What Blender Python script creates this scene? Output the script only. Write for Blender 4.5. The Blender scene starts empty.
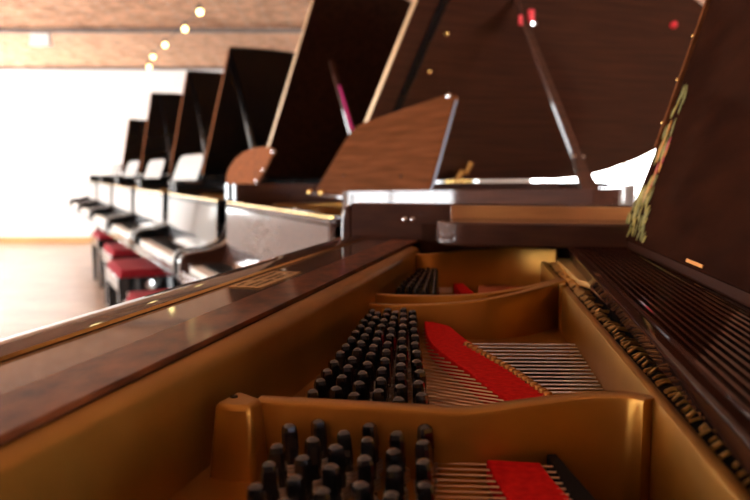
import bpy, bmesh, math, random
from mathutils import Vector, Matrix
random.seed(7)
PI = math.pi
C = bpy.context.scene.collection
H = 1.09                     # eye height above the floor
F = 800.0                    # focal length in pixels of a 750 px wide frame
PITCH = math.atan(80/F)

def U(px, py, drop):
    """world point seen at a pixel, on the horizontal plane 'drop' metres under the eye"""
    dx, dy = (px-375)/F, -(py-250)/F
    c, s = math.cos(PITCH), math.sin(PITCH)
    d = Vector((dx, c + dy*s, -s + dy*c))
    t = -drop/d.z
    return Vector((d.x*t, d.y*t, H-drop))

# ------------------------------------------------------------------ materials
def newmat(name):
    m = bpy.data.materials.new(name); m.use_nodes = True
    nt = m.node_tree
    return m, nt, nt.nodes['Principled BSDF']
def mat(name, col, rough=.4, metal=0, coat=0, coat_r=.05, noise=None, scale=(20,20,20), bump=0, emit=None, spec=.5):
    m, nt, b = newmat(name)
    b.inputs['Base Color'].default_value = (*col, 1)
    b.inputs['Roughness'].default_value = rough
    b.inputs['Metallic'].default_value = metal
    b.inputs['Coat Weight'].default_value = coat
    b.inputs['Coat Roughness'].default_value = coat_r
    b.inputs['Specular IOR Level'].default_value = spec
    if emit:
        b.inputs['Emission Color'].default_value = (*emit[0], 1)
        b.inputs['Emission Strength'].default_value = emit[1]
    if noise:
        tc = nt.nodes.new('ShaderNodeTexCoord'); mp = nt.nodes.new('ShaderNodeMapping')
        mp.inputs['Scale'].default_value = scale
        n = nt.nodes.new('ShaderNodeTexNoise'); n.inputs['Scale'].default_value = 1; n.inputs['Detail'].default_value = 6
        r = nt.nodes.new('ShaderNodeValToRGB')
        r.color_ramp.elements[0].position = .32; r.color_ramp.elements[1].position = .68
        r.color_ramp.elements[0].color = (*noise, 1); r.color_ramp.elements[1].color = (*col, 1)
        L = nt.links.new
        L(tc.outputs['Object'], mp.inputs['Vector']); L(mp.outputs[0], n.inputs['Vector'])
        L(n.outputs['Fac'], r.inputs[0]); L(r.outputs[0], b.inputs['Base Color'])
        if bump:
            bp = nt.nodes.new('ShaderNodeBump'); bp.inputs['Strength'].default_value = bump
            bp.inputs['Distance'].default_value = .002
            L(n.outputs['Fac'], bp.inputs['Height']); L(bp.outputs[0], b.inputs['Normal'])
    return m

M = {}
M['mahogany'] = mat('polished mahogany', (.085,.026,.012), .6, 0, .8, .04, (.038,.011,.006), (60,3,60), spec=.15)
M['mahogany_x'] = mat('polished mahogany, long grain', (.066,.020,.009), .6, 0, .8, .04, (.030,.009,.005), (3,60,60), spec=.15)
M['mahogany_dark'] = mat('dark mahogany', (.042,.014,.007), .6, 0, .16, .05, (.020,.007,.004), (40,4,40), spec=.04)
M['walnut'] = mat('satin walnut', (.135,.044,.017), .6, 0, .03, .2, (.080,.026,.009), (9,3,60), spec=.0)
M['walnut_warm'] = mat('burr walnut', (.30,.105,.042), .6, 0, .0, .2, (.17,.07,.04), (26,26,26), spec=.0)
M['maple'] = mat('oiled maple', (.42,.17,.05), .35, 0, .5, .15, (.26,.09,.025), (3,40,60))
M['shelf'] = mat('glossy dark mahogany', (.034,.011,.006), .6, 0, .55, .04, (.016,.006,.004), (40,4,40), spec=.0)
M['band'] = mat('burr mahogany veneer', (.17,.050,.018), .5, 0, .45, .10, (.050,.015,.007), (70,30,70), spec=.05)
M['panel'] = mat('figured mahogany panel', (.026,.008,.004), .6, 0, .04, .06, (.015,.005,.003), (60,6,30), spec=.0)
M['aged_brass'] = mat('aged brass', (.34,.20,.09), .45, .6)
M['black'] = mat('black lacquer', (.005,.005,.006), .5, 0, 1, .03, spec=.1)
M['gold'] = mat('gold painted iron', (.44,.220,.040), .36, .75, 0, .1, (.33,.160,.026), (14,14,14), .12)
M['gold_pale'] = mat('pale gold', (.75,.47,.16), .4, .6)
M['brass'] = mat('brass', (.78,.52,.18), .25, 1)
M['chrome'] = mat('chrome', (.8,.8,.82), .15, 1)
M['pin'] = mat('blued steel', (.018,.026,.042), .22, .6, 1, .05)
M['dull_steel'] = mat('dull steel', (.16,.18,.22), .5, .6)
M['coil'] = mat('wound wire', (.30,.25,.20), .3, 1)
M['steel'] = mat('steel string', (.72,.78,.90), .28, .85)  # blue tint puts the sky's reflection into the string colour
M['steel_warm'] = mat('warm steel string', (.50,.36,.26), .32, 1)
M['copper'] = mat('copper wound string', (.50,.17,.09), .35, 1)
M['felt_red'] = mat('red felt', (.62,.012,.012), .95, noise=(.42,.006,.008), scale=(220,220,220), bump=.3, spec=.1)
M['felt_black'] = mat('black felt', (.012,.011,.012), .95, spec=.1)
M['bronze'] = mat('bronze stud', (.42,.22,.07), .28, 1)
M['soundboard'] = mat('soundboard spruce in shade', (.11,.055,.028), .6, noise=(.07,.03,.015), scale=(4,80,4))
M['ivory'] = mat('ivory keys', (.78,.73,.64), .5, 0, .05, .1)
M['ebony'] = mat('ebony keys', (.010,.010,.010), .6, 0, .0, .1, spec=.1)
M['red_seat'] = mat('red velvet', (.33,.012,.022), .85, noise=(.22,.006,.012), scale=(60,60,60), spec=.2)
M['plaster'] = mat('white plaster', (.90,.90,.87), .8, noise=(.86,.86,.83), scale=(3,3,3))
M['oak'] = mat('oak skirting', (.62,.36,.14), .4, noise=(.5,.27,.1), scale=(2,20,20))
M['iron'] = mat('painted iron beam', (.30,.24,.21), .6, noise=(.2,.15,.13), scale=(5,5,5))
M['bulb'] = mat('lit bulb', (1,.85,.5), .3, emit=((1,.74,.28), 9))
M['cable'] = mat('cable', (.03,.02,.02), .6)
M['sky'] = mat('daylit window', (1,1,1), .5, emit=((.93,.97,1.0), 16))
M['sky2'] = mat('daylit window behind', (1,1,1), .5, emit=((.93,.97,1.0), 30))
M['leaf_gold'] = mat('gold leaf paint', (.50,.40,.10), .4, .3)
M['leaf_orange'] = mat('orange paint', (.70,.28,.05), .5)
M['leaf_red'] = mat('rose paint', (.50,.05,.06), .5)
M['leaf_olive'] = mat('olive paint', (.20,.19,.05), .5)
M['paper'] = mat('white paper', (.85,.85,.84), .7)
M['magenta'] = mat('magenta highlight', (.75,.02,.25), .6)
M['red_tag'] = mat('red plastic tag', (.75,.03,.04), .4)
M['blue'] = mat('blue felt wedge', (.02,.05,.35), .7)

def brick_mat():
    m, nt, b = newmat('old red brick')
    tc = nt.nodes.new('ShaderNodeTexCoord'); mp = nt.nodes.new('ShaderNodeMapping')
    br = nt.nodes.new('ShaderNodeTexBrick')
    br.inputs['Color1'].default_value = (.86,.50,.29,1); br.inputs['Color2'].default_value = (.72,.37,.20,1)
    br.inputs['Mortar'].default_value = (.80,.62,.48,1)
    br.inputs['Scale'].default_value = 1; br.inputs['Mortar Size'].default_value = .012
    br.inputs['Brick Width'].default_value = .45; br.inputs['Row Height'].default_value = .085
    n = nt.nodes.new('ShaderNodeTexNoise'); n.inputs['Scale'].default_value = 7; n.inputs['Detail'].default_value = 10; n.inputs['Roughness'].default_value = .72
    rr = nt.nodes.new('ShaderNodeValToRGB'); rr.color_ramp.elements[0].position=.35; rr.color_ramp.elements[1].position=.62
    rr.color_ramp.elements[0].color=(.42,.32,.27,1); rr.color_ramp.elements[1].color=(1.15,1.1,1.05,1)
    mx = nt.nodes.new('ShaderNodeMixRGB'); mx.blend_type='MULTIPLY'; mx.inputs[0].default_value=.75
    L = nt.links.new
    L(tc.outputs['Object'], mp.inputs[0]); L(mp.outputs[0], br.inputs['Vector']); L(tc.outputs['Object'], n.inputs['Vector'])
    L(n.outputs['Fac'], rr.inputs[0]); L(br.outputs['Color'], mx.inputs[1]); L(rr.outputs[0], mx.inputs[2])
    L(mx.outputs[0], b.inputs['Base Color'])
    bp = nt.nodes.new('ShaderNodeBump'); bp.inputs['Distance'].default_value=.02; bp.inputs['Strength'].default_value=.6
    L(n.outputs['Fac'], bp.inputs['Height']); L(bp.outputs[0], b.inputs['Normal'])
    b.inputs['Roughness'].default_value = .85
    return m
M['brick'] = brick_mat()
M['brick_shade'] = mat('brick in shade', (.16,.07,.045), .85, noise=(.09,.04,.028), scale=(6,6,14), bump=.4)  # brick with the shade of the dark room end put into its colour
def floor_mat():
    m, nt, b = newmat('parquet')
    tc = nt.nodes.new('ShaderNodeTexCoord'); br = nt.nodes.new('ShaderNodeTexBrick')
    br.inputs['Color1'].default_value = (.40,.25,.16,1); br.inputs['Color2'].default_value = (.32,.19,.115,1)
    br.inputs['Mortar'].default_value = (.20,.11,.07,1); br.inputs['Scale'].default_value = 1
    br.inputs['Mortar Size'].default_value = .003; br.inputs['Brick Width'].default_value = .9; br.inputs['Row Height'].default_value = .12
    n = nt.nodes.new('ShaderNodeTexNoise'); n.inputs['Scale'].default_value = 4; n.inputs['Detail'].default_value = 5
    mx = nt.nodes.new('ShaderNodeMixRGB'); mx.blend_type='OVERLAY'; mx.inputs[0].default_value=.5
    L = nt.links.new
    L(tc.outputs['Object'], br.inputs['Vector']); L(tc.outputs['Object'], n.inputs['Vector'])
    L(br.outputs['Color'], mx.inputs[1]); L(n.outputs['Fac'], mx.inputs[2]); L(mx.outputs[0], b.inputs['Base Color'])
    b.inputs['Roughness'].default_value = .32; b.inputs['Coat Weight'].default_value = .3; b.inputs['Coat Roughness'].default_value = .2
    return m
M['floor'] = floor_mat()

# ------------------------------------------------------------------ mesh helpers
class MB:
    def __init__(s): s.bm = bmesh.new(); s.mi = 0
    def face(s, vs):
        try:
            f = s.bm.faces.new(vs); f.material_index = s.mi; return f
        except ValueError: return None
    def prism(s, bottom, top):
        """closed solid between two matching loops"""
        a = [s.bm.verts.new(p) for p in bottom]; b = [s.bm.verts.new(p) for p in top]
        n = len(a)
        s.face(list(reversed(a))); s.face(b)
        for i in range(n): s.face([a[i], a[(i+1)%n], b[(i+1)%n], b[i]])
        return s
    def flat(s, poly, z0, z1):
        return s.prism([(p[0],p[1],z0) for p in poly], [(p[0],p[1],z1) for p in poly])
    def box(s, x0,x1,y0,y1,z0,z1):
        return s.flat([(x0,y0),(x1,y0),(x1,y1),(x0,y1)], z0, z1)
    def tube(s, pts, r, n=8, cap=True):
        pts = [Vector(p) for p in pts]; rings = []
        rr = r if isinstance(r,(list,tuple)) else [r]*len(pts)
        for i,p in enumerate(pts):
            d = (pts[min(i+1,len(pts)-1)]-pts[max(i-1,0)]).normalized()
            up = Vector((0,0,1)) if abs(d.z)<.9 else Vector((1,0,0))
            u = d.cross(up).normalized(); v = d.cross(u)
            rings.append([s.bm.verts.new(p+(u*math.cos(2*PI*k/n)+v*math.sin(2*PI*k/n))*rr[i]) for k in range(n)])
        for i in range(len(rings)-1):
            for k in range(n): s.face([rings[i][k],rings[i][(k+1)%n],rings[i+1][(k+1)%n],rings[i+1][k]])
        if cap: s.face(list(reversed(rings[0]))); s.face(rings[-1])
        return s
    def lathe(s, prof, c=(0,0,0), n=16):
        rings=[]
        for r,z in prof: rings.append([s.bm.verts.new((c[0]+r*math.cos(2*PI*k/n),c[1]+r*math.sin(2*PI*k/n),c[2]+z)) for k in range(n)])
        for i in range(len(rings)-1):
            for k in range(n): s.face([rings[i][k],rings[i][(k+1)%n],rings[i+1][(k+1)%n],rings[i+1][k]])
        s.face(list(reversed(rings[0]))); s.face(rings[-1])
        return s
    def ball(s, c, r, n=12):
        prof=[(max(r*math.sin(PI*i/8),r*.02),-r*math.cos(PI*i/8)) for i in range(9)]
        return s.lathe(prof, c, n)
    def build(s, name, mats, parent=None, bevel=0, smooth=True, off=None, seg=2):
        if off is not None: bmesh.ops.translate(s.bm, verts=s.bm.verts, vec=-Vector(off))
        bmesh.ops.recalc_face_normals(s.bm, faces=s.bm.faces)
        me = bpy.data.meshes.new(name); s.bm.to_mesh(me); s.bm.free()
        for m in (mats if isinstance(mats,(list,tuple)) else [mats]): me.materials.append(m)
        if smooth:
            me.polygons.foreach_set('use_smooth', [True]*len(me.polygons))
            me.set_sharp_from_angle(angle=math.radians(38))
        o = bpy.data.objects.new(name, me); C.objects.link(o)
        if parent is not None: o.parent = parent
        if bevel:
            b = o.modifiers.new('Bevel','BEVEL'); b.width = bevel; b.segments = seg; b.limit_method='ANGLE'; b.angle_limit=math.radians(40)
            b.harden_normals = False
        return o

def tag(o, label=None, cat=None, group=None, kind=None):
    if label: o['label']=label
    if cat: o['category']=cat
    if group: o['group']=group
    if kind: o['kind']=kind
    return o
def empty(name, loc, rz=0):
    o = bpy.data.objects.new(name, None); C.objects.link(o)
    o.location = loc; o.rotation_euler = (0,0,rz); o.empty_display_size=.1
    return o
def struct(o): o['kind']='structure'; return o
def curve(pts, n=6):
    """Catmull-Rom through points"""
    pts=[Vector(p) for p in pts]; out=[]
    P=[2*pts[0]-pts[1]]+pts+[2*pts[-1]-pts[-2]]
    for i in range(1,len(P)-2):
        for k in range(n):
            t=k/n; a,b,c,d=P[i-1],P[i],P[i+1],P[i+2]
            out.append(.5*((2*b)+(c-a)*t+(2*a-5*b+4*c-d)*t*t+(3*b-a-3*c+d)*t**3))
    out.append(pts[-1]); return out

# ------------------------------------------------------------------ the room
X0,X1,Y0,Y1,ZC = -6.5, 7.5, -5.0, 12.0, 2.56
b = MB(); b.box(X0-.2,X1+.2,Y0-.2,Y1+.2,-.1,0); struct(b.build('floor', M['floor'], smooth=False))
b = MB(); b.box(X0,X1,Y1-.02,Y1,0,.09); struct(b.build('baseboard_back', M['oak'], bevel=.004))
# brick ceiling: shallow vaults between iron beams
beams = [12.0, 8.75, 5.5, 2.25, -1.0, -4.25]
b = MB()
for k in range(len(beams)-1):
    ya, yb = beams[k+1], beams[k]
    lo = []; hi = []
    n = 10
    for i in range(n+1):
        y = ya+(yb-ya)*i/n; z = ZC+.04+.16*math.sin(PI*i/n)
        lo.append((y,z))
    for i in range(n):
        (ya_,za),(yb_,zb)=lo[i],lo[i+1]
        b.prism([(X0,ya_,za),(X1,ya_,za),(X1,yb_,zb),(X0,yb_,zb)],[(X0,ya_,za+.15),(X1,ya_,za+.15),(X1,yb_,zb+.15),(X0,yb_,zb+.15)])
b.box(X0,X1,Y0,-4.25,ZC+.04,ZC+.2)
struct(b.build('ceiling', M['brick'], smooth=False))
for i,y in enumerate(beams[:-1]):
    b = MB(); b.box(X0,X1,y-.045,y+.045,ZC-.005,ZC+.01); b.box(X0,X1,y-.006,y+.006,ZC+.01,ZC+.12)
    struct(b.build('trim_%d'%(i+1), M['iron'], smooth=False))
# walls with windows
def window_wall(name, axis, pos, a0, a1, wins, mat_sky, n0, out, wmat='plaster'):
    z0,z1 = (.22 if wmat!='plaster' else .55),2.40
    b = MB()
    def bx(u0,u1,za,zb,t0=0,t1=.2,bb=b):
        if axis=='x': bb.box(min(pos+out*t0,pos+out*t1),max(pos+out*t0,pos+out*t1),u0,u1,za,zb)
        else: bb.box(u0,u1,min(pos+out*t0,pos+out*t1),max(pos+out*t0,pos+out*t1),za,zb)
    bx(a0,a1,0,z0); bx(a0,a1,z1,ZC+.3)
    e=a0
    for (u0,u1) in wins: bx(e,u0,z0,z1); e=u1
    bx(e,a1,z0,z1)
    struct(b.build(name, M[wmat], smooth=False))
    for i,(u0,u1) in enumerate(wins):
        p = MB(); bx(u0,u1,z0,z1,.12,.125,p)
        w = p.build('window_%d'%(n0+i), mat_sky, smooth=False); struct(w)
        f = MB(); t=.05
        for (c0,c1,d0,d1) in ((u0,u0+t,z0,z1),(u1-t,u1,z0,z1),(u0+t,u1-t,z0,z0+t),(u0+t,u1-t,z1-t,z1),((u0+u1)/2-.02,(u0+u1)/2+.02,z0+t,z1-t),(u0+t,(u0+u1)/2-.02,1.6,1.64),((u0+u1)/2+.02,u1-t,1.6,1.64)):
            bx(c0,c1,d0,d1,.06,.118,f)
        f.build('window_frame', M['plaster'], parent=w)
window_wall('wall_left','x',X0,Y0,Y1,[(-3.5,-1.2),(-.2,2.1),(3.1,5.4),(6.2,8.6),(9.2,11.6)],M['sky'],1,-1)
window_wall('wall_front','y',Y0,X0,X1,[(4.9,7.2)],M['sky2'],6,-1,'brick_shade')

window_wall('wall_right','x',X1,Y0,Y1,[(-4.9,-2.4)],M['sky2'],7,1,'brick_shade')
window_wall('wall_back','y',Y1,X0,X1,[(2.3,5.2)],M['sky'],8,1)

# ------------------------------------------------------------------ string of bulbs and a ceiling fitting
def bulbs(pts, label, px):
    root = empty('string_lights', (pts[0][0],pts[0][1],ZC)); tag(root, label, 'string lights')
    off = root.location
    c = MB(); allp=[]
    for i in range(len(pts)-1):
        a,d=Vector(pts[i]),Vector(pts[i+1])
        for k in range(6):
            t=k/6; allp.append(a.lerp(d,t)+Vector((0,0,.07-.07*math.sin(PI*t)*.6)))
    allp.append(Vector(pts[-1])+Vector((0,0,.07)))
    c.tube(allp,.006,6); c.build('cable', M['cable'], root, off=off)
    for p in pts:
        s_=MB(); s_.lathe([(.014,.025),(.016,.07)],p,10); so=s_.build('bulb_socket', M['cable'], root, off=off)
        q=MB(); q.ball(p,.028); q.build('bulb', M['bulb'], root, off=off)
sp=[]
for (px,py,dh) in [(200,12,1.36),(185,29,1.35),(165,45,1.35),(153,57,1.35),(149,67,1.33)]:
    sp.append(tuple(U(px,py,-dh)))
bulbs(sp,'string of warm round bulbs hanging below the brick ceiling above the far pianos',0)
near=[]
for i in range(6): near.append((-1.0+.05*i+.0*i, 6.0-1.05*i, H+1.36))
bulbs([(x+.1*math.sin(y),y,z) for x,y,z in near],'string of warm bulbs on the near part of the ceiling',0)
fp=U(41,38,-1.42)
b=MB(); b.box(fp.x-.10,fp.x+.10,fp.y-.04,fp.y+.04,ZC-.10,ZC-.005); b.box(fp.x-.11,fp.x+.11,fp.y-.05,fp.y+.05,ZC-.13,ZC-.10)
tag(b.build('ceiling_fitting', M['plaster'], bevel=.006),'small white box fitting on the iron beam at the left','fitting')

# ------------------------------------------------------------------ the row of pianos
ROW = math.radians(24.4)
D = Vector((-math.sin(ROW), math.cos(ROW), 0)); T = Vector((math.cos(ROW), math.sin(ROW), 0))
C0 = Vector((-.088, 2.62, 0))
RT = 1.02
def arm(b, y0, y1, top=RT):
    pr = [(.03,top),(.0,top),(.0,.86),(-.008,.81),(-.03,.76),(-.07,.725),(-.13,.706),(-.20,.699),(-.25,.69),(-.275,.665),(-.28,.63),(-.28,.55),(.03,.55)]
    b.prism([(x,y0,z) for x,z in pr],[(x,y1,z) for x,z in pr])
def rim_outline(L, near):
    return near
def piano(n, label, wood, lid_poly, theta, desk, prop_t, lidmat=None, rim_pts=None, W=1.5, LS=1.0):
    loc = C0 + D*(1.6*n)
    root = empty('grand_piano', loc, ROW); tag(root, label, 'piano', 'grand pianos in the receding row')
    wm = M[wood]
    outer = [(0,0),(1.0,0)] + [tuple(p[:2]) for p in curve([(1.0,0,0),(1.2,.08,0),(1.42,.32,0),(1.72,.62,0),(2.0,.86,0),(2.15,1.12,0),(2.1,1.38,0),(1.95,W,0)],4)[1:]] + [(0,W)]
    outer=[(x*LS,y) for x,y in outer]
    # rim: wall with a thickness
    t=.045; b=MB(); npt=len(outer)
    cx,cy=.8,.8
    inner=[]
    for i in range(1,npt-1):
        a=Vector(outer[i-1]);m_=Vector(outer[i]);c=Vector(outer[i+1]); d=(c-a).normalized(); nn=Vector((-d.y,d.x))
        inner.append(m_+nn*t)
    path_o=outer[1:-1]; path_i=[tuple(v) for v in inner]
    po=[(0,0)]+path_o+[(0,W)]; pi_=[(0,t)]+path_i+[(0,W-t)]
    for i in range(len(po)-1):
        b.prism([(po[i][0],po[i][1],.66),(po[i+1][0],po[i+1][1],.66),(pi_[i+1][0],pi_[i+1][1],.66),(pi_[i][0],pi_[i][1],.66)],
                [(po[i][0],po[i][1],RT),(po[i+1][0],po[i+1][1],RT),(pi_[i+1][0],pi_[i+1][1],RT),(pi_[i][0],pi_[i][1],RT)])
    bmesh.ops.remove_doubles(b.bm, verts=b.bm.verts, dist=.0005)
    b.build('case_rim', wm, root)
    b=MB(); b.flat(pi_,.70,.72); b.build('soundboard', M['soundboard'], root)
    b=MB(); inn=[( .06+ (x-.8)*.93+.74, .75+(y-.75)*.95) if False else (x,y) for x,y in pi_]
    inn=[(max(.10,.8+(x-.8)*.965), .76+(y-.76)*.965) for x,y in pi_]
    b.flat(inn,.885,.895); 
    b.build('iron_plate', M['gold'], root)
    b=MB()
    for yy in (.35,.62,.9,1.2): b.box(.12,(1.0+.5*(yy>.6))*LS,yy-.012,yy+.012,.895,.93)
    b.build('plate_struts', M['gold'], root)
    for (y0,y1) in ((0,.055),(W-.055,W)):
        b=MB(); arm(b,y0,y1); b.build('arm', wm, root, bevel=.008, seg=3)
    b=MB(); b.box(-.275,.06,.055,W-.055,.55,.575); b.build('keybed', wm, root, bevel=.004)
    b=MB(); b.box(-.275,-.25,.055,W-.055,.575,.612); b.build('key_slip', wm, root, bevel=.004)
    for (y0,y1) in ((.055,.13),(W-.13,W-.055)):
        b=MB(); b.box(-.245,-.09,y0,y1,.575,.645); b.build('key_block', wm, root, bevel=.006)
    b=MB(); kw=(W-.26)/52
    for k in range(52): b.box(-.245,-.092,.13+k*kw+.0008,.13+(k+1)*kw-.0008,.577,.633)
    kb=b.build('white_keys', M['ivory'], root)
    b=MB()
    for k in range(52):
        if (k%7) not in (2,6) and k<51: b.box(-.19,-.092,.13+(k+1)*kw-.006,.13+(k+1)*kw+.006,.633,.647)
    b.build('black_keys', M['ebony'], root)
    # fallboard, curved at its foot
    b=MB(); pr=[(-.09,.637),(-.072,.65),(-.06,.67),(-.052,.71),(-.045,.905),(-.025,.905),(-.03,.65),(-.06,.637)]
    b.prism([(x,.056,z) for x,z in pr],[(x,W-.056,z) for x,z in pr]); b.build('fallboard', wm, root)
    b=MB(); b.box(-.044,.05,.056,W-.056,.907,.93); b.build('stretcher', wm, root, bevel=.005)
    b=MB(); b.box(-.042,-.030,.056,W-.056,.931,.936); b.build('stretcher_trim', M['brass'], root)
    # legs, lyre
    for (x,y) in ((.10,.12),(.10,W-.12),(1.70*LS,1.12)):
        b=MB(); b.lathe([(.030,.055),(.035,.10),(.032,.12),(.048,.30),(.060,.50),(.068,.515),(.055,.53),(.07,.545),(.07,.72 if x>1 else .549)],(x,y,0),8)
        lg=b.build('leg', wm, root)
        w=MB(); w.lathe([(.022,0),(.026,.01),(.026,.04),(.015,.055)],(x,y,0),10); w.build('caster', M['brass'], lg)
    b=MB(); b.box(.05,.14,W/2-.16,W/2+.16,.07,.13)
    for dy in (-.09,.09): b.tube([(.10,W/2+dy,.12),(.10,W/2+dy*1.2,.35),(.10,W/2+dy*.8,.71)],.016,8)
    ly=b.build('pedal_lyre', wm, root)
    for dy in (-.07,0,.07):
        q=MB(); q.box(-.04,.055,W/2+dy-.012,W/2+dy+.012,.075,.09); q.build('pedal', M['brass'], ly, bevel=.003)
    # lid, hinged along the far side
    ct,st=math.cos(theta),math.sin(theta)
    def LP(t_,w,h=0): return (t_, W-.005 - w*ct + h*st*1.0, RT+.012 + w*st + h*ct)
    b=MB(); b.prism([LP(t_,w,0) for t_,w in lid_poly],[LP(t_,w,.022) for t_,w in lid_poly])
    lid=b.build('lid', lidmat or wm, root, bevel=.004)
    tf=lid_poly[0][0]; wmax=max(w for _,w in lid_poly)
    b=MB(); b.prism([LP(t_,w,.026) for t_,w in ((tf+.01,.02),(tf+.42,.02),(tf+.42,wmax-.04),(tf+.01,wmax-.04))],
                    [LP(t_,w,.046) for t_,w in ((tf+.01,.02),(tf+.42,.02),(tf+.42,wmax-.04),(tf+.01,wmax-.04))])
    b.build('folded_lid_flap', wm, root, bevel=.003)
    if True:
        b=MB(); b.prism([LP(t_,w,0.001) for t_,w in ((tf-.006,.02),(tf-.001,.02),(tf-.001,wmax-.02),(tf-.006,wmax-.02))],
                        [LP(t_,w,.03) for t_,w in ((tf-.006,.02),(tf-.001,.02),(tf-.001,wmax-.02),(tf-.006,wmax-.02))])
        k=0
        b.build('lid_hinge', M['aged_brass'] if n in (0,1) else M['walnut_warm'], root)
    # prop stick on the near rim
    wtop=1.12/1.0 if prop_t[1] is None else prop_t[1]
    a=Vector((prop_t[0],.045,RT-.02)); e=Vector(LP(prop_t[0]+.03,wtop,-.008))
    d=(e-a)
    b=MB()
    sec=[]
    side=Vector((1,0,0))
    def stick(a,e,w0,w1,th):
        dd=(e-a).normalized(); sx=Vector((1,0,0)); sy=dd.cross(sx).normalized()
        b.prism([a+sx*w0+sy*th,a-sx*w0+sy*th,a-sx*w0-sy*th,a+sx*w0-sy*th],[e+sx*w1+sy*th,e-sx*w1+sy*th,e-sx*w1-sy*th,e+sx*w1-sy*th])
    stick(a,a+d*.16,.045,.022,.010); stick(a+d*.16,e,.022,.015,.010)
    ps=b.build('prop_stick', wm if n!=1 else M['mahogany'], root, bevel=.003)
    if n==0:
        for (f,sx_) in ((.17,.022),(.17,-.022)):
            q=MB(); q.ball(tuple(a+d*f+Vector((sx_,-.014,0))),.007,8); q.build('chrome_stud', M['chrome'], ps)
        q=MB(); c=a+d*.90; q.prism([c+Vector(v) for v in ((.018,-.03,-.03),(.045,-.03,-.03),(.045,-.01,-.03),(.018,-.01,-.03))],[c+Vector(v) for v in ((.018,-.03,.03),(.045,-.03,.03),(.045,-.01,.03),(.018,-.01,.03))])
        q.build('red_tag', M['red_tag'], ps, bevel=.003)
        q=MB(); c=a+d*.885; q.prism([c+Vector(v) for v in ((-.035,-.02,-.03),(-.017,-.02,-.03),(-.017,-.01,-.03),(-.035,-.01,-.03))],[c+Vector(v) for v in ((-.035,-.02,.015),(-.017,-.02,.015),(-.017,-.01,.015),(-.035,-.01,.015))])
        q.build('red_tag', M['red_tag'], ps, bevel=.003)
        q=MB(); q.lathe([(.012,0),(.014,.012),(.006,.02)],tuple(a+d*.85+Vector((.03,-.02,0))),8); q.build('chrome_catch', M['chrome'], ps)
    if n==1:
        q=MB(); stick2=a+d*.42; e2=a+d*.78
        q.tube([stick2+Vector((-.0,-.016,0)),e2+Vector((0,-.016,0))],.008,6); q.build('magenta_highlight', M['magenta'], ps)  # magenta tube stands in for a highlight along the stick
    # music desk: leaning board
    if desk:
        y0,y1,xb,lean,hgt,kind,dm = desk
        def DP(u,v,h=0): # u along width 0..1 (near..far), v up the slope, h behind
            return (xb + v*hgt*math.sin(lean) + h*math.cos(lean), y0+(y1-y0)*u, .985 + v*hgt*math.cos(lean) - h*math.sin(lean))
        if kind=='trap': pl=[(0,0),(1,0),(.86,.50),(.79,.72),(.73,.80),(.65,.84),(.05,1.0),(.015,.99),(0,.96)]
        elif kind=='round': pl=[(.24,0),(.10,.42),(.04,.72),(-.02,.90),(.02,.97),(.22,1.03),(.45,1.02),(.68,.93),(.86,.76),(.97,.54),(1.0,.35),(.97,.16),(.90,0)]
        else: pl=[(0,0),(1,0),(1,.75),(.96,.92),(.88,1),(.12,1),(.04,.92),(0,.75)]
        b=MB(); b.prism([DP(u,v,0) for u,v in pl],[DP(u,v,.016) for u,v in pl])
        dk=b.build('music_desk', M[dm], root, bevel=.002)
        if kind=='trap':
            for (u,v) in ((.22,.22),(.72,.22)):
                q=MB(); q.ball(DP(u,v,-.001),.006,8); q.build('stud', M['black'], dk)
            q=MB(); q.ball(DP(.03,.965,-.004),.012,8); q.build('chrome_knob', M['chrome'], dk)
            q=MB(); q.prism([DP(-.004,.05,.004),DP(-.001,.05,.004),DP(-.001,.93,.005),DP(-.004,.93,.005)],[DP(-.004,.05,.010),DP(-.001,.05,.010),DP(-.001,.93,.010),DP(-.004,.93,.010)])
            q.build('steel_edge', M['dull_steel'], dk)
            for u in (.86,1.0):
                q=MB(); q.ball((DP(u,0)[0]-.02,DP(u,0)[1],.985),.016,8); q.build('brass_hinge', M['brass'], dk)
        if kind=='round':
            for v in (.18,.45,.88):
                q=MB(); q.ball(DP({.18:.19,.45:.10,.88:-.01}[v],v,.0),.012,8); q.build('chrome_knob', M['chrome'], dk)
        b=MB(); b.box(xb-.03,xb+.16,y0-.01,y1+.01,.968,.982); b.build('desk_tray', wm, root, bevel=.003)
        b=MB()
        for yy in (.05,W-.075): b.box(xb-.03,xb+.16,yy,yy+.03,.945,.967)
        b.build('desk_runner', wm, root)
    return root, LP

full = lambda t0,w,tt: [(t0,0),(tt-.5,0)]+[(tt-.22,.07),(tt-.04,.32),(tt,.6),(tt-.12,.88),(tt-.45,1.12),(tt-.8,w-.14),(tt-1.15,w-.02),(tt-1.4,w),(t0,w)]
# nearest of the row
lp1=[(.6,0),(1.95,0),(2.14,.02),(2.30,.08),(2.47,.18),(2.59,.30),(2.69,.45),(2.75,.62),(2.72,.85),(2.58,1.04),(2.3,1.2),(2.0,1.30),(1.6,1.40),(1.2,1.45),(.6,1.45)]
p1,LP=piano(0,'mahogany grand piano nearest in the row, wide plain walnut music desk, lid on thick prop','mahogany_x',lp1,math.radians(43),(.02,1.14,.30,math.radians(17),.39,'trap','walnut'),(1.03,1.19))
for (w,) in ((1.20,),(.98,),(.76,)):
    q=MB(); q.ball(LP(.80,w,-.004),.013,10); q.build('brass_button', M['brass'], p1)
b=MB(); b.prism([LP(t_,w,-.012) for t_,w in ((.70,.05),(.735,.05),(.735,1.42),(.70,1.42))],[LP(t_,w,-.001) for t_,w in ((.70,.05),(.735,.05),(.735,1.42),(.70,1.42))]); b.build('lid_rail', M['black'], p1)
q=MB(); q.ball(LP(2.02,1.14,-.003),.02,10); q.build('red_dot', M['red_tag'], p1)
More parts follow.
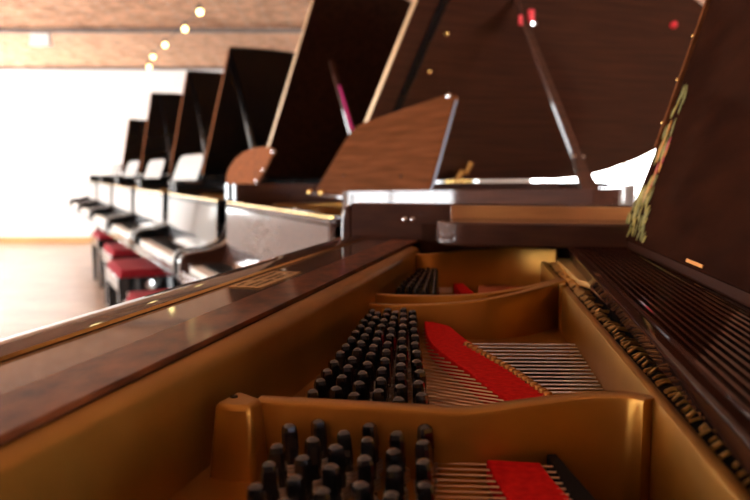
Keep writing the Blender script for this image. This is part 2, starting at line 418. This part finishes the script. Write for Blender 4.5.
# brass bracket on the far rim
b=MB(); b.box(1.17,1.29,1.35,1.43,RT,RT+.02); b.tube([(1.20,1.37,RT+.01),(1.23,1.37,RT+.06),(1.26,1.37,RT+.05),(1.29,1.37,RT+.11)],[.024,.026,.018,.024],8)
b.build('brass_bracket', M['brass'], p1)

piano(1,'dark grand piano second in the row, round burr walnut music desk with silver knobs','black',full(.61,1.62,2.25),math.radians(42),(.24,1.15,.26,math.radians(15),.24,'round','walnut_warm'),(.80,1.1),lidmat=M['mahogany_dark'])
piano(2,'black grand piano third in the row, just beyond the one with the round desk','black',full(.55,1.43,2.25),math.radians(43),(.25,1.2,.22,math.radians(20),.24,'plain','black'),(.66,1.05))
piano(3,'black grand piano fourth in the row, its lid reaching the brick ceiling edge','black',full(.55,1.43,2.25),math.radians(43),(.25,1.2,.22,math.radians(20),.22,'plain','black'),(.66,1.05))
piano(4,'black grand piano fifth in the row, lid top lower than the fourth','black',full(.47,1.38,2.15),math.radians(41),(.25,1.2,.22,math.radians(20),.22,'plain','black'),(.62,1.0))
piano(5,'black grand piano last in the row beside the white back wall, smallest lid','black',full(.44,1.2,1.9),math.radians(36),(.25,1.2,.22,math.radians(20),.2,'plain','black'),(.62,.9),LS=.78)

# benches
def copy_tree(o, parent=None):
    c=o.copy(); C.objects.link(c); c.parent=parent
    for ch in list(o.children):
        copy_tree(ch,c)
    return c
def bench():
    root=empty('piano_bench',(0,0,0))
    w,l,h=.17,.33,.50
    b=MB(); b.box(-w,w,-l,l,.445,h-.02)
    b.box(-w+.01,w-.01,-l+.01,l-.01,h-.02,h); 
    b.build('seat_cushion', M['red_seat'], root, bevel=.012, seg=3)
    b=MB(); b.box(-w-.012,w+.012,-l-.012,l+.012,.37,.455); b.build('frame', M['black'], root, bevel=.003)
    for (sx,sy) in ((-1,-1),(-1,1),(1,-1),(1,1)):
        b=MB(); x,y=sx*(w-.015),sy*(l-.02)
        b.prism([(x-.016,y-.016,0),(x+.016,y-.016,0),(x+.016,y+.016,0),(x-.016,y+.016,0)],[(x-.024,y-.024,.37),(x+.024,y-.024,.37),(x+.024,y+.024,.37),(x-.024,y+.024,.37)])
        b.build('leg', M['black'], root, bevel=.003)
    for sy in (-1,1):
        b=MB(); b.lathe([(.012,-.012),(.028,-.01),(.028,.01),(.012,.012)],(0,0,0),12)
        bmesh.ops.rotate(b.bm,verts=b.bm.verts,cent=(0,0,0),matrix=Matrix.Rotation(PI/2,3,'X'))
        bmesh.ops.translate(b.bm,verts=b.bm.verts,vec=(0,sy*(l+.026),.41)); b.build('side_knob', M['chrome'], root)
    return root
proto=bench()
lab=['red topped black piano bench at the nearest mahogany piano, mostly hidden below the frame edge','red topped black piano bench standing clear in view, second from the front','red topped black piano bench third from the front','small red topped bench farthest away near the white wall']
for i,(s_,t_) in enumerate(((1.28,-.34),(2.80,-.27),(4.05,-.17),(5.6,-.12))):
    o = proto if i==0 else copy_tree(proto)
    o.location = C0+D*s_+T*t_; o.rotation_euler=(0,0,ROW)
    tag(o,lab[i],'bench','red topped piano benches')

# ------------------------------------------------------------------ the open piano in front
A0 = math.radians(13.4)
Q = Vector((math.cos(A0), -math.sin(A0), 0)); P = Vector((math.sin(A0), math.cos(A0), 0))
A1 = math.radians(6.4)
R = Vector((math.sin(A1), math.cos(A1), 0)); N = Vector((math.cos(A1), -math.sin(A1), 0))
BASE = Vector(Q*.3+P*.4); 
main = empty('grand_piano', BASE, 0)
tag(main,'open mahogany grand piano filling the foreground, gold iron plate and tuning pins exposed','piano')
def qp(q,p,drop): v=Q*q+P*p; return Vector((v.x,v.y,H-drop))
def nr(n,r,drop): v=N*n+R*r; return Vector((v.x,v.y,H-drop))
def build(b,name,m,parent=main,**k): return b.build(name,M[m] if isinstance(m,str) else m,parent,off=BASE if True else None,**k)
def slab(b, f, pts, d0, d1):
    """pts are (a,b) in frame f; between drops d0 (top) and d1 (bottom)"""
    b.prism([f(x,y,d1) for x,y in pts],[f(x,y,d0) for x,y in pts])
def wall(b, pts, th, top, bot):
    """vertical wall along world xy points with top drops per point; th thickness to the left of travel"""
    pts=[Vector((p[0],p[1],0)) for p in pts]
    tops = top if isinstance(top,(list,tuple)) else [top]*len(pts)
    ths = th if isinstance(th,(list,tuple)) else [th]*len(pts)
    secs=[]
    for i,p in enumerate(pts):
        d=(pts[min(i+1,len(pts)-1)]-pts[max(i-1,0)]).normalized(); nn=Vector((-d.y,d.x,0))*ths[i]
        r=.0025
        z=H-tops[i]
        prof=[(0,H-bot-z),(0,-r),(.3*r/abs(ths[i]),-.3*r),(r/abs(ths[i]),0),(1-r/abs(ths[i]),0),(1-.3*r/abs(ths[i]),-.3*r),(1,-r),(1,H-bot-z)]
        secs.append([b.bm.verts.new(p+nn*u+Vector((0,0,z+dz))) for u,dz in prof])
    m=len(secs[0])
    for i in range(len(secs)-1):
        for k in range(m): b.face([secs[i][k],secs[i][(k+1)%m],secs[i+1][(k+1)%m],secs[i+1][k]])
    b.face(secs[0][::-1]); b.face(secs[-1])

DK=.165
WL=-.191
# case: bottom, spine and tail walls, front arms, keyboard
out=[(-.31,-.42),(.55,-.42)]+[(v.x,v.y) for v in curve([(.55,-.42,0),(.75,-.36,0),(1.0,-.12,0),(1.25,.2,0),(1.5,.45,0),(1.62,.72,0),(1.58,1.0,0),(1.42,1.19,0)],3)[1:]]+[(-.31,1.19)]
b=MB(); slab(b,qp,out,H-.78,H-.74); build(b,'case_bottom','mahogany_x')
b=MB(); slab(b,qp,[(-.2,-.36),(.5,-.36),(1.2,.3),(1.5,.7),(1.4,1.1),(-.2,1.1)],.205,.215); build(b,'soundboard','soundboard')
b=MB()
po=out; cen=Vector((.5,.5))
path=[Vector(p) for p in out]
for i in range(len(path)-1):
    def inn(j):
        a=path[max(j-1,0)]; c=path[min(j+1,len(path)-1)]
        if j==0: return path[0]+Vector((0,.045))
        if j==len(path)-1: return path[-1]+Vector((0,-.04))
        d=(c-a).normalized(); return path[j]+Vector((-d.y,d.x))*.042
    a,c=path[i],path[i+1]; ai,ci=inn(i),inn(i+1)
    b.prism([qp(*v,H-.76) for v in (a,c,ci,ai)],[qp(*v,.050) for v in (a,c,ci,ai)])
bmesh.ops.remove_doubles(b.bm, verts=b.bm.verts, dist=.0005)
build(b,'case_rim','mahogany_x')
# stretcher and front edge between the arms
b=MB(); slab(b,qp,[(-.287,-.375),(-.2055,-.375),(-.2055,1.148),(-.287,1.148)],.100,.150); build(b,'stretcher','mahogany',bevel=.002)
b=MB(); slab(b,qp,[(-.243,-.37),(-.2045,-.37),(-.2045,1.12),(-.243,1.12)],.0993,.1030); build(b,'veneer_strip','band',bevel=.0006)
b=MB()
pr=[(-.322,.13),(-.324,.106),(-.320,.099),(-.312,.096),(-.300,.0965),(-.2895,.099),(-.288,.104),(-.288,.30),(-.322,.30)]
b.prism([qp(q,-.375,d) for q,d in pr],[qp(q,1.148,d) for q,d in pr]); build(b,'nameboard','mahogany')
b=MB()
pr=[(-.2885,.0985),(-.2865,.0975),(-.2855,.0995),(-.2870,.1005)]
b.prism([qp(q,-.37,d) for q,d in pr],[qp(q,1.13,d) for q,d in pr]); build(b,'brass_trim','brass')
# maker's plate: gilt panel with dark lettering strokes
b=MB(); g0=U(236,288,.0995); 
pq0,pq1=.63,.74
slab(b,qp,[(-.279,pq0),(-.250,pq0),(-.250,pq1),(-.279,pq1)],.0992,.1000); pl=build(b,'gilt_inlay','brass')
b=MB(); y=pq0+.008
while y<pq1-.010:
    w=random.uniform(.003,.006)
    for q0 in (-.2755,-.2665,-.2595):
        if random.random()<.8: slab(b,qp,[(q0,y),(q0+.004,y+.0008),(q0+.004,y+w*.5),(q0+.001,y+w)],.0990,.0993)
    y+=w+.003
build(b,'inlay_strokes','black',parent=pl)
# arms and keyboard in front
for (p0,p1) in ((-.42,-.375),(1.149,1.19)):
    pr=[(-.31,.050),(-.322,.056),(-.326,.075),(-.328,.16),(-.34,.24),(-.38,.29),(-.46,.32),(-.55,.33),(-.58,.36),(-.58,.47),(-.31,.47)]
    b=MB(); b.prism([qp(q,p0,d) for q,d in pr],[qp(q,p1,d) for q,d in pr]); build(b,'arm','mahogany_x',bevel=.004,seg=3)
b=MB(); slab(b,qp,[(-.575,-.375),(-.3225,-.375),(-.3225,1.148),(-.575,1.148)],.44,.47); build(b,'keybed','mahogany',bevel=.003)
b=MB(); kw=1.26/52
for k in range(52): slab(b,qp,[(-.55,-.25+k*kw+.0008),(-.37,-.25+k*kw+.0008),(-.37,-.25+(k+1)*kw-.0008),(-.55,-.25+(k+1)*kw-.0008)],.385,.439)
build(b,'white_keys','ivory')
b=MB()
for k in range(51):
    if (k%7) not in (2,6): slab(b,qp,[(-.48,-.25+(k+1)*kw-.006),(-.37,-.25+(k+1)*kw-.006),(-.37,-.25+(k+1)*kw+.006),(-.48,-.25+(k+1)*kw+.006)],.373,.385)
build(b,'black_keys','ebony')
b=MB()
for (p0,p1) in ((-.375,-.252),(1.012,1.148)): slab(b,qp,[(-.56,p0),(-.37,p0),(-.37,p1),(-.56,p1)],.37,.439)
build(b,'key_blocks','mahogany')
for (q,p) in ((-.2,-.3),(-.2,1.07),(1.35,.85)):
    v=qp(q,p,H); b=MB(); b.lathe([(.030,.05),(.036,.10),(.032,.12),(.052,.40),(.066,.58),(.055,.60),(.085,.63),(.085,.74)],(v.x,v.y,0),8); lg=build(b,'leg','mahogany')
    b=MB(); b.lathe([(.022,0),(.028,.01),(.028,.04),(.015,.05)],(v.x,v.y,0),10); build(b,'caster','brass',parent=lg)

# ---- iron plate
# flange along the keyboard side
b=MB()
pr=[(WL,DK+.01),(WL,.114),(WL-.0015,.109),(WL-.005,.1055),(WL-.013,.1035),(WL-.013,DK+.01)]
ps=[-.36+ (1.07+.36)*i/10 for i in range(11)]
for i in range(10): b.prism([qp(q,ps[i],d) for q,d in pr],[qp(q,ps[i+1],d) for q,d in pr])
bmesh.ops.remove_doubles(b.bm, verts=b.bm.verts, dist=.0002)
fs=[f for f in b.bm.faces if all(len(e.link_faces)>2 for e in f.edges)]
if fs: bmesh.ops.delete(b.bm,geom=fs,context='FACES_ONLY')
build(b,'plate_flange','gold')
# web of the plate under the pins (three bays)
b=MB()
def deck(pts): b.prism([Vector((p.x,p.y,H-DK-.012)) for p in pts],[Vector((p.x,p.y,H-DK)) for p in pts])
felt_n=[nr(.0,0,0)]
# right wall line at n=RW
RW=.1
s1=[U(222,404,.127),U(255,401,.127),U(330,405,.127),U(400,409,.127),U(470,412,.126),U(530,405,.124),U(585,398,.122),U(625,397,.121),U(643,400,.120)]
S2D=[.134,.134,.131,.125,.119,.116]
s2=[U(x,y,d) for (x,y),d in zip(((356,303),(395,305),(440,304),(490,299),(535,289),(566,279)),S2D)]
s3=[U(400,252,.111),U(425,254,.110),U(470,250,.106),U(510,247,.1025),U(556,249,.102)]
s1=s1[1:]
fl_l=[U(424,322,DK),U(430,345,DK),U(470,376,DK),U(520,414,DK)]
mid=[qp(WL,.50,0),qp(WL,.86,0)]
# middle bay web: from the flange to the felt line
deck([qp(-.10,-.1,0),U(500,480,DK),U(560,462,DK),U(585,455,DK), U(600,415,DK)+Vector((0,0.02,0)), U(520,402,DK)+Vector((0,.02,0)), U(470,348,DK), U(565,345,DK)+Vector((.03,0,0)), nr(RW+.01,.95,0), nr(RW+.01,1.10,0), qp(WL-.01,1.10,0), qp(WL-.01,-.1,0)])
build(b,'plate_web','gold',smooth=False)
# struts
def smooth_pts(pp,n=5): return curve(pp,n)
def strut(pts,th,drops,name='plate_strut',bot=DK+.02):
    pp=[Vector((p.x,p.y,d)) for p,d in zip(pts,drops)]
    c=curve(pp,6); b=MB(); wall(b,[(p.x,p.y) for p in c],th,[p.z for p in c],bot); return build(b,name,'gold')
strut(s1,.014,[.127,.127,.127,.126,.124,.122,.121,.120])
strut(s2,.010,S2D)
s2b=[p+Vector((0,.036-.005*i,0)) for i,p in enumerate(s2)]
strut(s2b,.010,[.129,.129,.127,.123,.119,.117])
strut(s3,.008,[.111,.110,.106,.1025,.102])
# left feet where the struts meet the flange
b=MB()
def foot(cx,cy,w,d,top):
    pts=[(-w*1.6,-d*.9),(-w*.3,-d),(w*.2,-d*.8),(w*.9,-.001),(w*1.0,d*.8),(-w*1.6,d)]
    lo=[(x*1.25,y*1.35) for x,y in pts]
    b.prism([Vector((cx,cy,H-DK-.005))+Q*x+P*y for x,y in lo],[Vector((cx,cy,H-top))+Q*x+P*y for x,y in pts])
tp=[(214,403),(239,390),(262,398),(251,406),(232,406)]
bt=[U(x,y,.1245) for x,y in tp]; cc=sum(bt,Vector())/5
b.prism([Vector((cc.x+(p.x-cc.x)*1.35,cc.y+(p.y-cc.y)*1.35,H-DK-.004)) for p in bt],bt)
build(b,'strut_foot','gold',bevel=.003,seg=3)
b=MB(); c=U(358,300,.133); foot(c.x-.01,c.y+.02,.009,.014,.128); build(b,'strut_foot','gold',bevel=.003,seg=3)
b=MB(); c=U(404,251,.112); foot(c.x-.012,c.y+.0,.010,.010,.110); build(b,'strut_foot','gold',bevel=.003,seg=3)
b=MB(); c=U(234,397,.1243); b.lathe([(.0022,-.0005),(.0022,.0006)],(c.x,c.y,H-.1243),10); build(b,'plate_bolt','black')
# inner treble-side wall
b=MB(); wr=[nr(RW,.10+i*.05,0) for i in range(21)]
wall(b,[(p.x,p.y) for p in wr],-.008,.1195,.215); build(b,'plate_side_wall','gold')
b=MB(); c=U(562,283,.116); b.tube([Vector((c.x,c.y-.004,H-.117)),Vector((c.x,c.y-.004,H-.165))],.004,8); build(b,'plate_rib','gold')
# ---- hitch strip beyond the side wall
b=MB(); slab(b,nr,[(RW+.0085,.1),(RW+.030,.1),(RW+.030,1.09),(RW+.0085,1.09)],.123,.15); build(b,'felt_strip','felt_black')
b=MB(); slab(b,nr,[(RW+.0305,.1),(RW+.062,.1),(RW+.062,1.06),(RW+.0305,1.06)],.1215,.15); build(b,'inner_ledge','maple',bevel=.001)
b=MB()
for i in range(100):
    r=.14+i*.0093+random.uniform(-.002,.002); h=random.uniform(.1185,.1212)
    b.tube([nr(RW+.0085+random.uniform(0,.003),r,.1215),nr(RW+.015,r+.004,h),nr(RW+.018+random.uniform(0,.009),r+.010,.1222)],random.uniform(.0007,.0014),6)
o=build(b,'string_loops','gold_pale'); o['kind']='stuff'
for pts in ([(RW+.0235,.34),(RW+.030,.33),(RW+.030,.46),(RW+.0265,.46)],[(RW+.02,.86),(RW+.03,.84),(RW+.045,1.08),(RW+.02,1.08)]):
    b=MB(); slab(b,nr,pts,.116,.1229); build(b,'plate_lug','gold_pale',bevel=.001)

# ---- music desk: grooved shelf and leaning panel
SD=.088; SH=.098
b=MB()
def SL(r): return .1065+.036*(r-.4)
ends=[(SL(.12),.12),(SL(.6),.6),(SL(1.0),1.00),(SL(1.05)+.002,1.05),(SL(1.08)+.012,1.08),(SL(1.1)+.028,1.10),(.235,1.10),(.235,.12)]
b.prism([nr(x+(.006 if x<.2 else 0),y,.118) for x,y in ends],[nr(x,y,SH) for x,y in ends]); sh=build(b,'desk_shelf','shelf',bevel=.003,seg=3)
b=MB()
ng=14
for i in range(ng):
    o_=.011+i*.0058
    pts=[(r,SL(r)+o_*(1-.10*(r-.4))) for r in (.13,.5,.9,1.0,1.04)]
    pts=[(r,n_) for r,n_ in pts]+[(1.065+.0015*i,pts[-1][1]+.004)]
    pts=[p for p in pts if p[1]<.203] if i>10 else pts
    if len(pts)>1: b.tube([nr(n_,r,SH) for r,n_ in pts],.0020,8)
rg=build(b,'shelf_ridges','shelf',parent=sh)
b=MB(); slab(b,nr,[(.203,.12),(.226,.12),(.226,1.085),(.203,1.085)],SD-.0005,SH+.002); build(b,'shelf_bead','mahogany_dark',parent=sh)
LEAN=math.radians(17.5)
def pan(r,u,h=0):
    """r along the base, u up the slope, h towards the player (negative n)"""
    v=N*(.200+u*math.sin(LEAN)-h*math.cos(LEAN))+R*r
    return Vector((v.x,v.y,H-SD+.001+u*math.cos(LEAN)+h*math.sin(LEAN)))
pp=[(.20,0),(1.072,0),(1.058,.03),(1.044,.07),(1.036,.12),(1.036,.22),(1.047,.55),(1.02,.60),(.2,.60)]
b=MB(); b.prism([pan(r,u,0) for r,u in pp],[pan(r,u,-.018) for r,u in pp]); pn=build(b,'music_desk','panel',bevel=.002)
b=MB(); b.prism([pan(r,u,.0) for r,u in ((1.022,.12),(1.033,.12),(1.043,.55),(1.032,.55))],[pan(r,u,.004) for r,u in ((1.022,.12),(1.033,.12),(1.043,.55),(1.032,.55))])
ed=build(b,'edge_hinge','walnut',parent=pn)
for i in range(7):
    q=MB(); c=pan(1.0285+i*.00125,.15+i*.055,.0045); q.ball(tuple(c),.0022,8); build(q,'brass_screw','brass',parent=ed)
# painted sprays of leaves on the panel
def leafset(lst,name):
    b=MB()
    for (r,u,l,w,a,mi) in lst:
        b.mi=mi; ca,sa=math.cos(a),math.sin(a)
        pts=[(0,0),(.3,.5),(.6,.42),(1,0),(.6,-.42),(.3,-.5)]
        q=[(r+(x*l*ca-y*w*sa),u+(x*l*sa+y*w*ca)) for x,y in pts]
        b.prism([pan(x,y,.0003) for x,y in q],[pan(x,y,.0012) for x,y in q])
    b.build(name,[M['leaf_gold'],M['leaf_orange'],M['leaf_red'],M['leaf_olive']],pn,off=BASE)
L_=[]
for i in range(60):
    u=random.uniform(.002,.055); r=1.050-random.uniform(0,.12)*(1-.4*u/.05)
    L_.append((r,u,random.uniform(.012,.028),random.uniform(.003,.006),random.uniform(.6,2.4),random.choice([0,3,3,0])))
for i in range(34):
    u=random.uniform(.05,.18); r=1.022-random.uniform(0,.05)
    L_.append((r,u,random.uniform(.012,.03),random.uniform(.004,.007),random.uniform(1.0,2.1),random.choice([0,3,3])))
for i in range(9): L_.append((.985+random.uniform(-.01,.015),.05+.0075*i,.022,.009,random.uniform(1.2,1.9),1 if i%2 else 2))
for i in range(6): L_.append((1.005,.10+.006*i,.024,.009,random.uniform(1.2,1.9),1))
leafset(L_,'painted_flowers')
b=MB(); b.prism([pan(r,u,.0003) for r,u in ((.70,.004),(.75,.004),(.75,.007),(.70,.007))],[pan(r,u,.0012) for r,u in ((.70,.004),(.75,.004),(.75,.007),(.70,.007))]); build(b,'gold_reflection','leaf_orange',parent=pn)  # orange bar paints the gold decal's reflection on the panel

# ---- far rim dressing: pale inner rim and a round ended rail
b=MB(); slab(b,qp,[(-.16,1.139),(.30,1.139),(.30,1.1475),(-.16,1.1475)],.0505,.076); build(b,'inner_rim','maple',bevel=.001)
b=MB(); slab(b,qp,[(-.20,1.128),(.40,1.128),(.40,1.139),(-.20,1.139)],.076,.170); build(b,'inner_rim_lower','mahogany_dark')
b=MB()
ro=[(.30,1.125)]+[( -.125+.045*math.cos(a), 1.075+.05*math.sin(a)) for a in [PI/2+ PI*i/14 for i in range(15)]]+[(.04,1.03),(.12,1.05),(.30,1.06)]
slab(b,qp,ro,.067,.098); build(b,'rounded_rail','mahogany_x',bevel=.003,seg=3)
for px in (406,414):
    v=U(px,220,.066); b=MB(); b.ball((v.x,1.10,H-.068),.004,10); build(b,'chrome_stud','chrome')

# ---- tuning pins
def pin_mesh():
    b=MB(); r=.0043
    b.lathe([(r*.95,0),(r*.95,.012),(r*1.0,.017),(r*.93,.0185)],(0,0,0),12)
    def sq(s,z,c=.35): 
        k=s*c; return [(s,-s+k,z),(s,s-k,z),(s-k,s,z),(-s+k,s,z),(-s,s-k,z),(-s,-s+k,z),(-s+k,-s,z),(s-k,-s,z)]
    b.prism(sq(r*.90,.0180),sq(r*.84,.0275)); b.prism(sq(r*.84,.0275),sq(r*.72,.0300)); b.prism(sq(r*.72,.0300),sq(r*.36,.0314))
    return b
pb=pin_mesh().build('tuning_pin', M['pin'], main); pin_me=pb.data
cb=MB(); 
for k in range(3):
    n=14
    for i in range(n):
        a0,a1=2*PI*i/n,2*PI*(i+1)/n
    ring=[(.0052*math.cos(2*PI*i/n),.0052*math.sin(2*PI*i/n),.0055+k*.0021) for i in range(n+1)]
    cb.tube(ring,.00105,5,False)
coil=cb.build('wire_coil', M['coil'], pb); coil_me=coil.data
bpy.data.objects.remove(coil); bpy.data.objects.remove(pb)
def put_pin(v):
    o=bpy.data.objects.new('tuning_pin',pin_me); C.objects.link(o); o.parent=main
    loc=Vector((v.x,v.y,H-DK))-Vector((BASE.x,BASE.y,0)); o.location=loc
    o.rotation_euler=(random.uniform(-.03,.03),random.uniform(-.10,-.03),random.uniform(0,PI/2)*1.0)
    o.rotation_euler=(random.uniform(-.03,.03),-.05+random.uniform(-.02,.02),random.uniform(-.5,.5))
    c=bpy.data.objects.new('wire_coil',coil_me); C.objects.link(c); c.parent=o
    return o
PT=.1355
near_px=[(292,427),(321,422),(347,433),(373,426),(399,434),(428,427),(281,447),(314,440),(340,448),(370,441),(397,452),(427,444),
 (271,466),(306,459),(334,468),(367,460),(396,471),(427,463),(260,488),(298,479),(327,492),(363,485),(394,496),(427,486),
 (245,512),(288,503),(318,518),(358,510),(391,522),(427,511)]
allpins=[]
for x,y in near_px: allpins.append(U(x,y,PT)); put_pin(allpins[-1])
NL,NR=U(314,392,PT),U(424,402,PT); FL,FR=U(373,311,PT),U(413,309,PT)
NR_=11; right_col=[]
cnt=0
for i in range(NR_+1):
    t=i/NR_
    for j in range(6):
        a=NL.lerp(NR,j/5); e=FL.lerp(FR,j/5)
        tt=t+(.5/NR_ if j%2 else 0)*.9
        if tt>1.02: continue
        p=a.lerp(e,tt); 
        if j==5: right_col.append(p)
        put_pin(p); cnt+=1
FN0,FN1,FF0,FF1=U(398,287,.127),U(434,289,.127),U(423,264,.127),U(436,266,.127)
b=MB()
for i in range(8):
    for j in range(5):
        a=FN0.lerp(FN1,j/4); e=FF0.lerp(FF1,j/4); p=a.lerp(e,(i+.5*(j%2))/8)
        b.lathe([(.0036,0),(.0036,.018),(.0036,.0185),(.0034,.034),(.0018,.038)],(p.x,p.y,H-DK),8)
        b.lathe([(.0052,.004),(.0055,.006),(.0052,.0115)],(p.x,p.y,H-DK),8)
o=build(b,'far_tuning_pins','pin'); o['kind']='stuff'
b=MB(); v=U(434,268,.135); b.box(v.x-.004,v.x+.004,v.y-.004,v.y+.004,H-DK,H-.130); build(b,'blue_wedge','blue',bevel=.001)

# ---- felts, studs, strings of the middle bay
SZ=.155
def ribbon(name,m,left,right,d0,d1,bev=.001):
    l=curve([tuple(p) for p in left],5); r=curve([tuple(p) for p in right],5); b=MB()
    lo=[Vector((p.x,p.y,H-d1)) for p in l]+[Vector((p.x,p.y,H-d1)) for p in reversed(r)]
    n=len(l)
    vt=[[b.bm.verts.new(Vector((p.x,p.y,H-d))) for p in seq] for seq,d in ((l,d1),(l,d0),(r,d0),(r,d1))]
    for k in range(4):
        s0,s1_=vt[k],vt[(k+1)%4]
        for i in range(n-1): b.face([s0[i],s0[i+1],s1_[i+1],s1_[i]])
    b.face([vt[k][0] for k in range(4)]); b.face([vt[k][-1] for k in (3,2,1,0)])
    return build(b,name,m,bevel=bev)
ribbon('red_felt','felt_red',[U(424,320,.150),U(431,343,.150),U(468,372,.150),U(515,408,.150)],[U(450,327,.150),U(466,340,.150),U(505,366,.150),U(556,403,.150)],.149,.164)
stud_me=None
for i in range(19):
    t=i/18
    base=curve([tuple(U(467,344,.148)),tuple(U(508,367,.148)),tuple(U(548,394,.148))],18)[int(round(t*36))]
    if stud_me is None:
        b=MB(); b.lathe([(.0022,-.014),(.0022,-.006),(.0034,-.004),(.0036,-.001),(.0026,.0012),(.0010,.002)],(0,0,0),10)
        o=b.build('agraffe',M['bronze'],main); stud_me=o.data
    else:
        o=bpy.data.objects.new('agraffe',stud_me); C.objects.link(o); o.parent=main
    o.location=base-Vector((BASE.x,BASE.y,0))
def string(a,e,r,m):
    b=MB(); b.tube([a,e],r,6); return build(b,'string',m)
# plain steel beyond the studs
sn=17
for i in range(sn):
    t=i/(sn-1)
    y=344+ (404-344)*t**1.05
    a=U(466+ (556-466)*((y-344)/55),y,SZ); e0=U(700,y+2,SZ); 
    # end against the side wall
    d=(e0-a); k=((RW-.001)-a.dot(N))/d.dot(N); e=a+d*k
    string(a,e,.00085,'steel')
# from pins across the web to the felt
for i in range(26):
    y=326+i*3.3
    xr=428 + max(0,(y-334))*1.28
    a=U(423,y,SZ+.001); e=U(min(xr,520)+6,y+ (xr-423)*.16,SZ-.004)
    string(a,e,.0006,'steel_warm')
# near bay
ribbon('red_felt','felt_red',[U(486,461,.152),U(496,480,.152),U(520,520,.152)],[U(540,464,.152),U(556,484,.152),U(590,520,.152)],.151,.164)
for i in range(10):
    y=463+i*5.6
    string(U(436,y,SZ),U(560+i*4,y+4,SZ-.004),.0006,'steel_warm')
b=MB(); ba=[U(546,468,.158),U(556,468,.158),U(600,520,.158),U(575,520,.158)]
b.prism([Vector((p.x,p.y,H-.164)) for p in ba],[Vector((p.x,p.y,H-.150)) for p in ba]); build(b,'damper_rail','felt_black',bevel=.001)
# far bay
ribbon('red_felt','felt_red',[U(447,276,.152),U(454,285,.152),U(460,294,.152)],[U(454,275,.152),U(464,285,.152),U(474,294,.152)],.150,.164)
for i in range(14):
    y=278+i*1.1
    string(U(437,y,SZ),U(452,y,SZ),.0006,'steel_warm')
for i in range(16):
    y=277+i*1.15
    string(U(478,y,SZ),U(546,y-1,SZ),.0013,'copper')

# ------------------------------------------------------------------ camera, world, view
cam=bpy.data.cameras.new('camera'); co=bpy.data.objects.new('camera',cam); C.objects.link(co)
co.location=(0,0,H); co.rotation_euler=(PI/2-PITCH,0,0)
cam.sensor_width=36; cam.lens=F/750*36; cam.clip_start=.01
cam.dof.use_dof=True; cam.dof.focus_distance=.56; cam.dof.aperture_fstop=9.0
sc=bpy.context.scene; sc.camera=co
w=bpy.data.worlds.new('world'); sc.world=w; w.use_nodes=True
w.node_tree.nodes['Background'].inputs[0].default_value=(.9,.95,1,1); w.node_tree.nodes['Background'].inputs[1].default_value=1.0
sc.view_settings.view_transform='Standard'; sc.view_settings.look='None'; sc.view_settings.gamma=1; sc.view_settings.use_curve_mapping=False
sc.view_settings.exposure=0.0
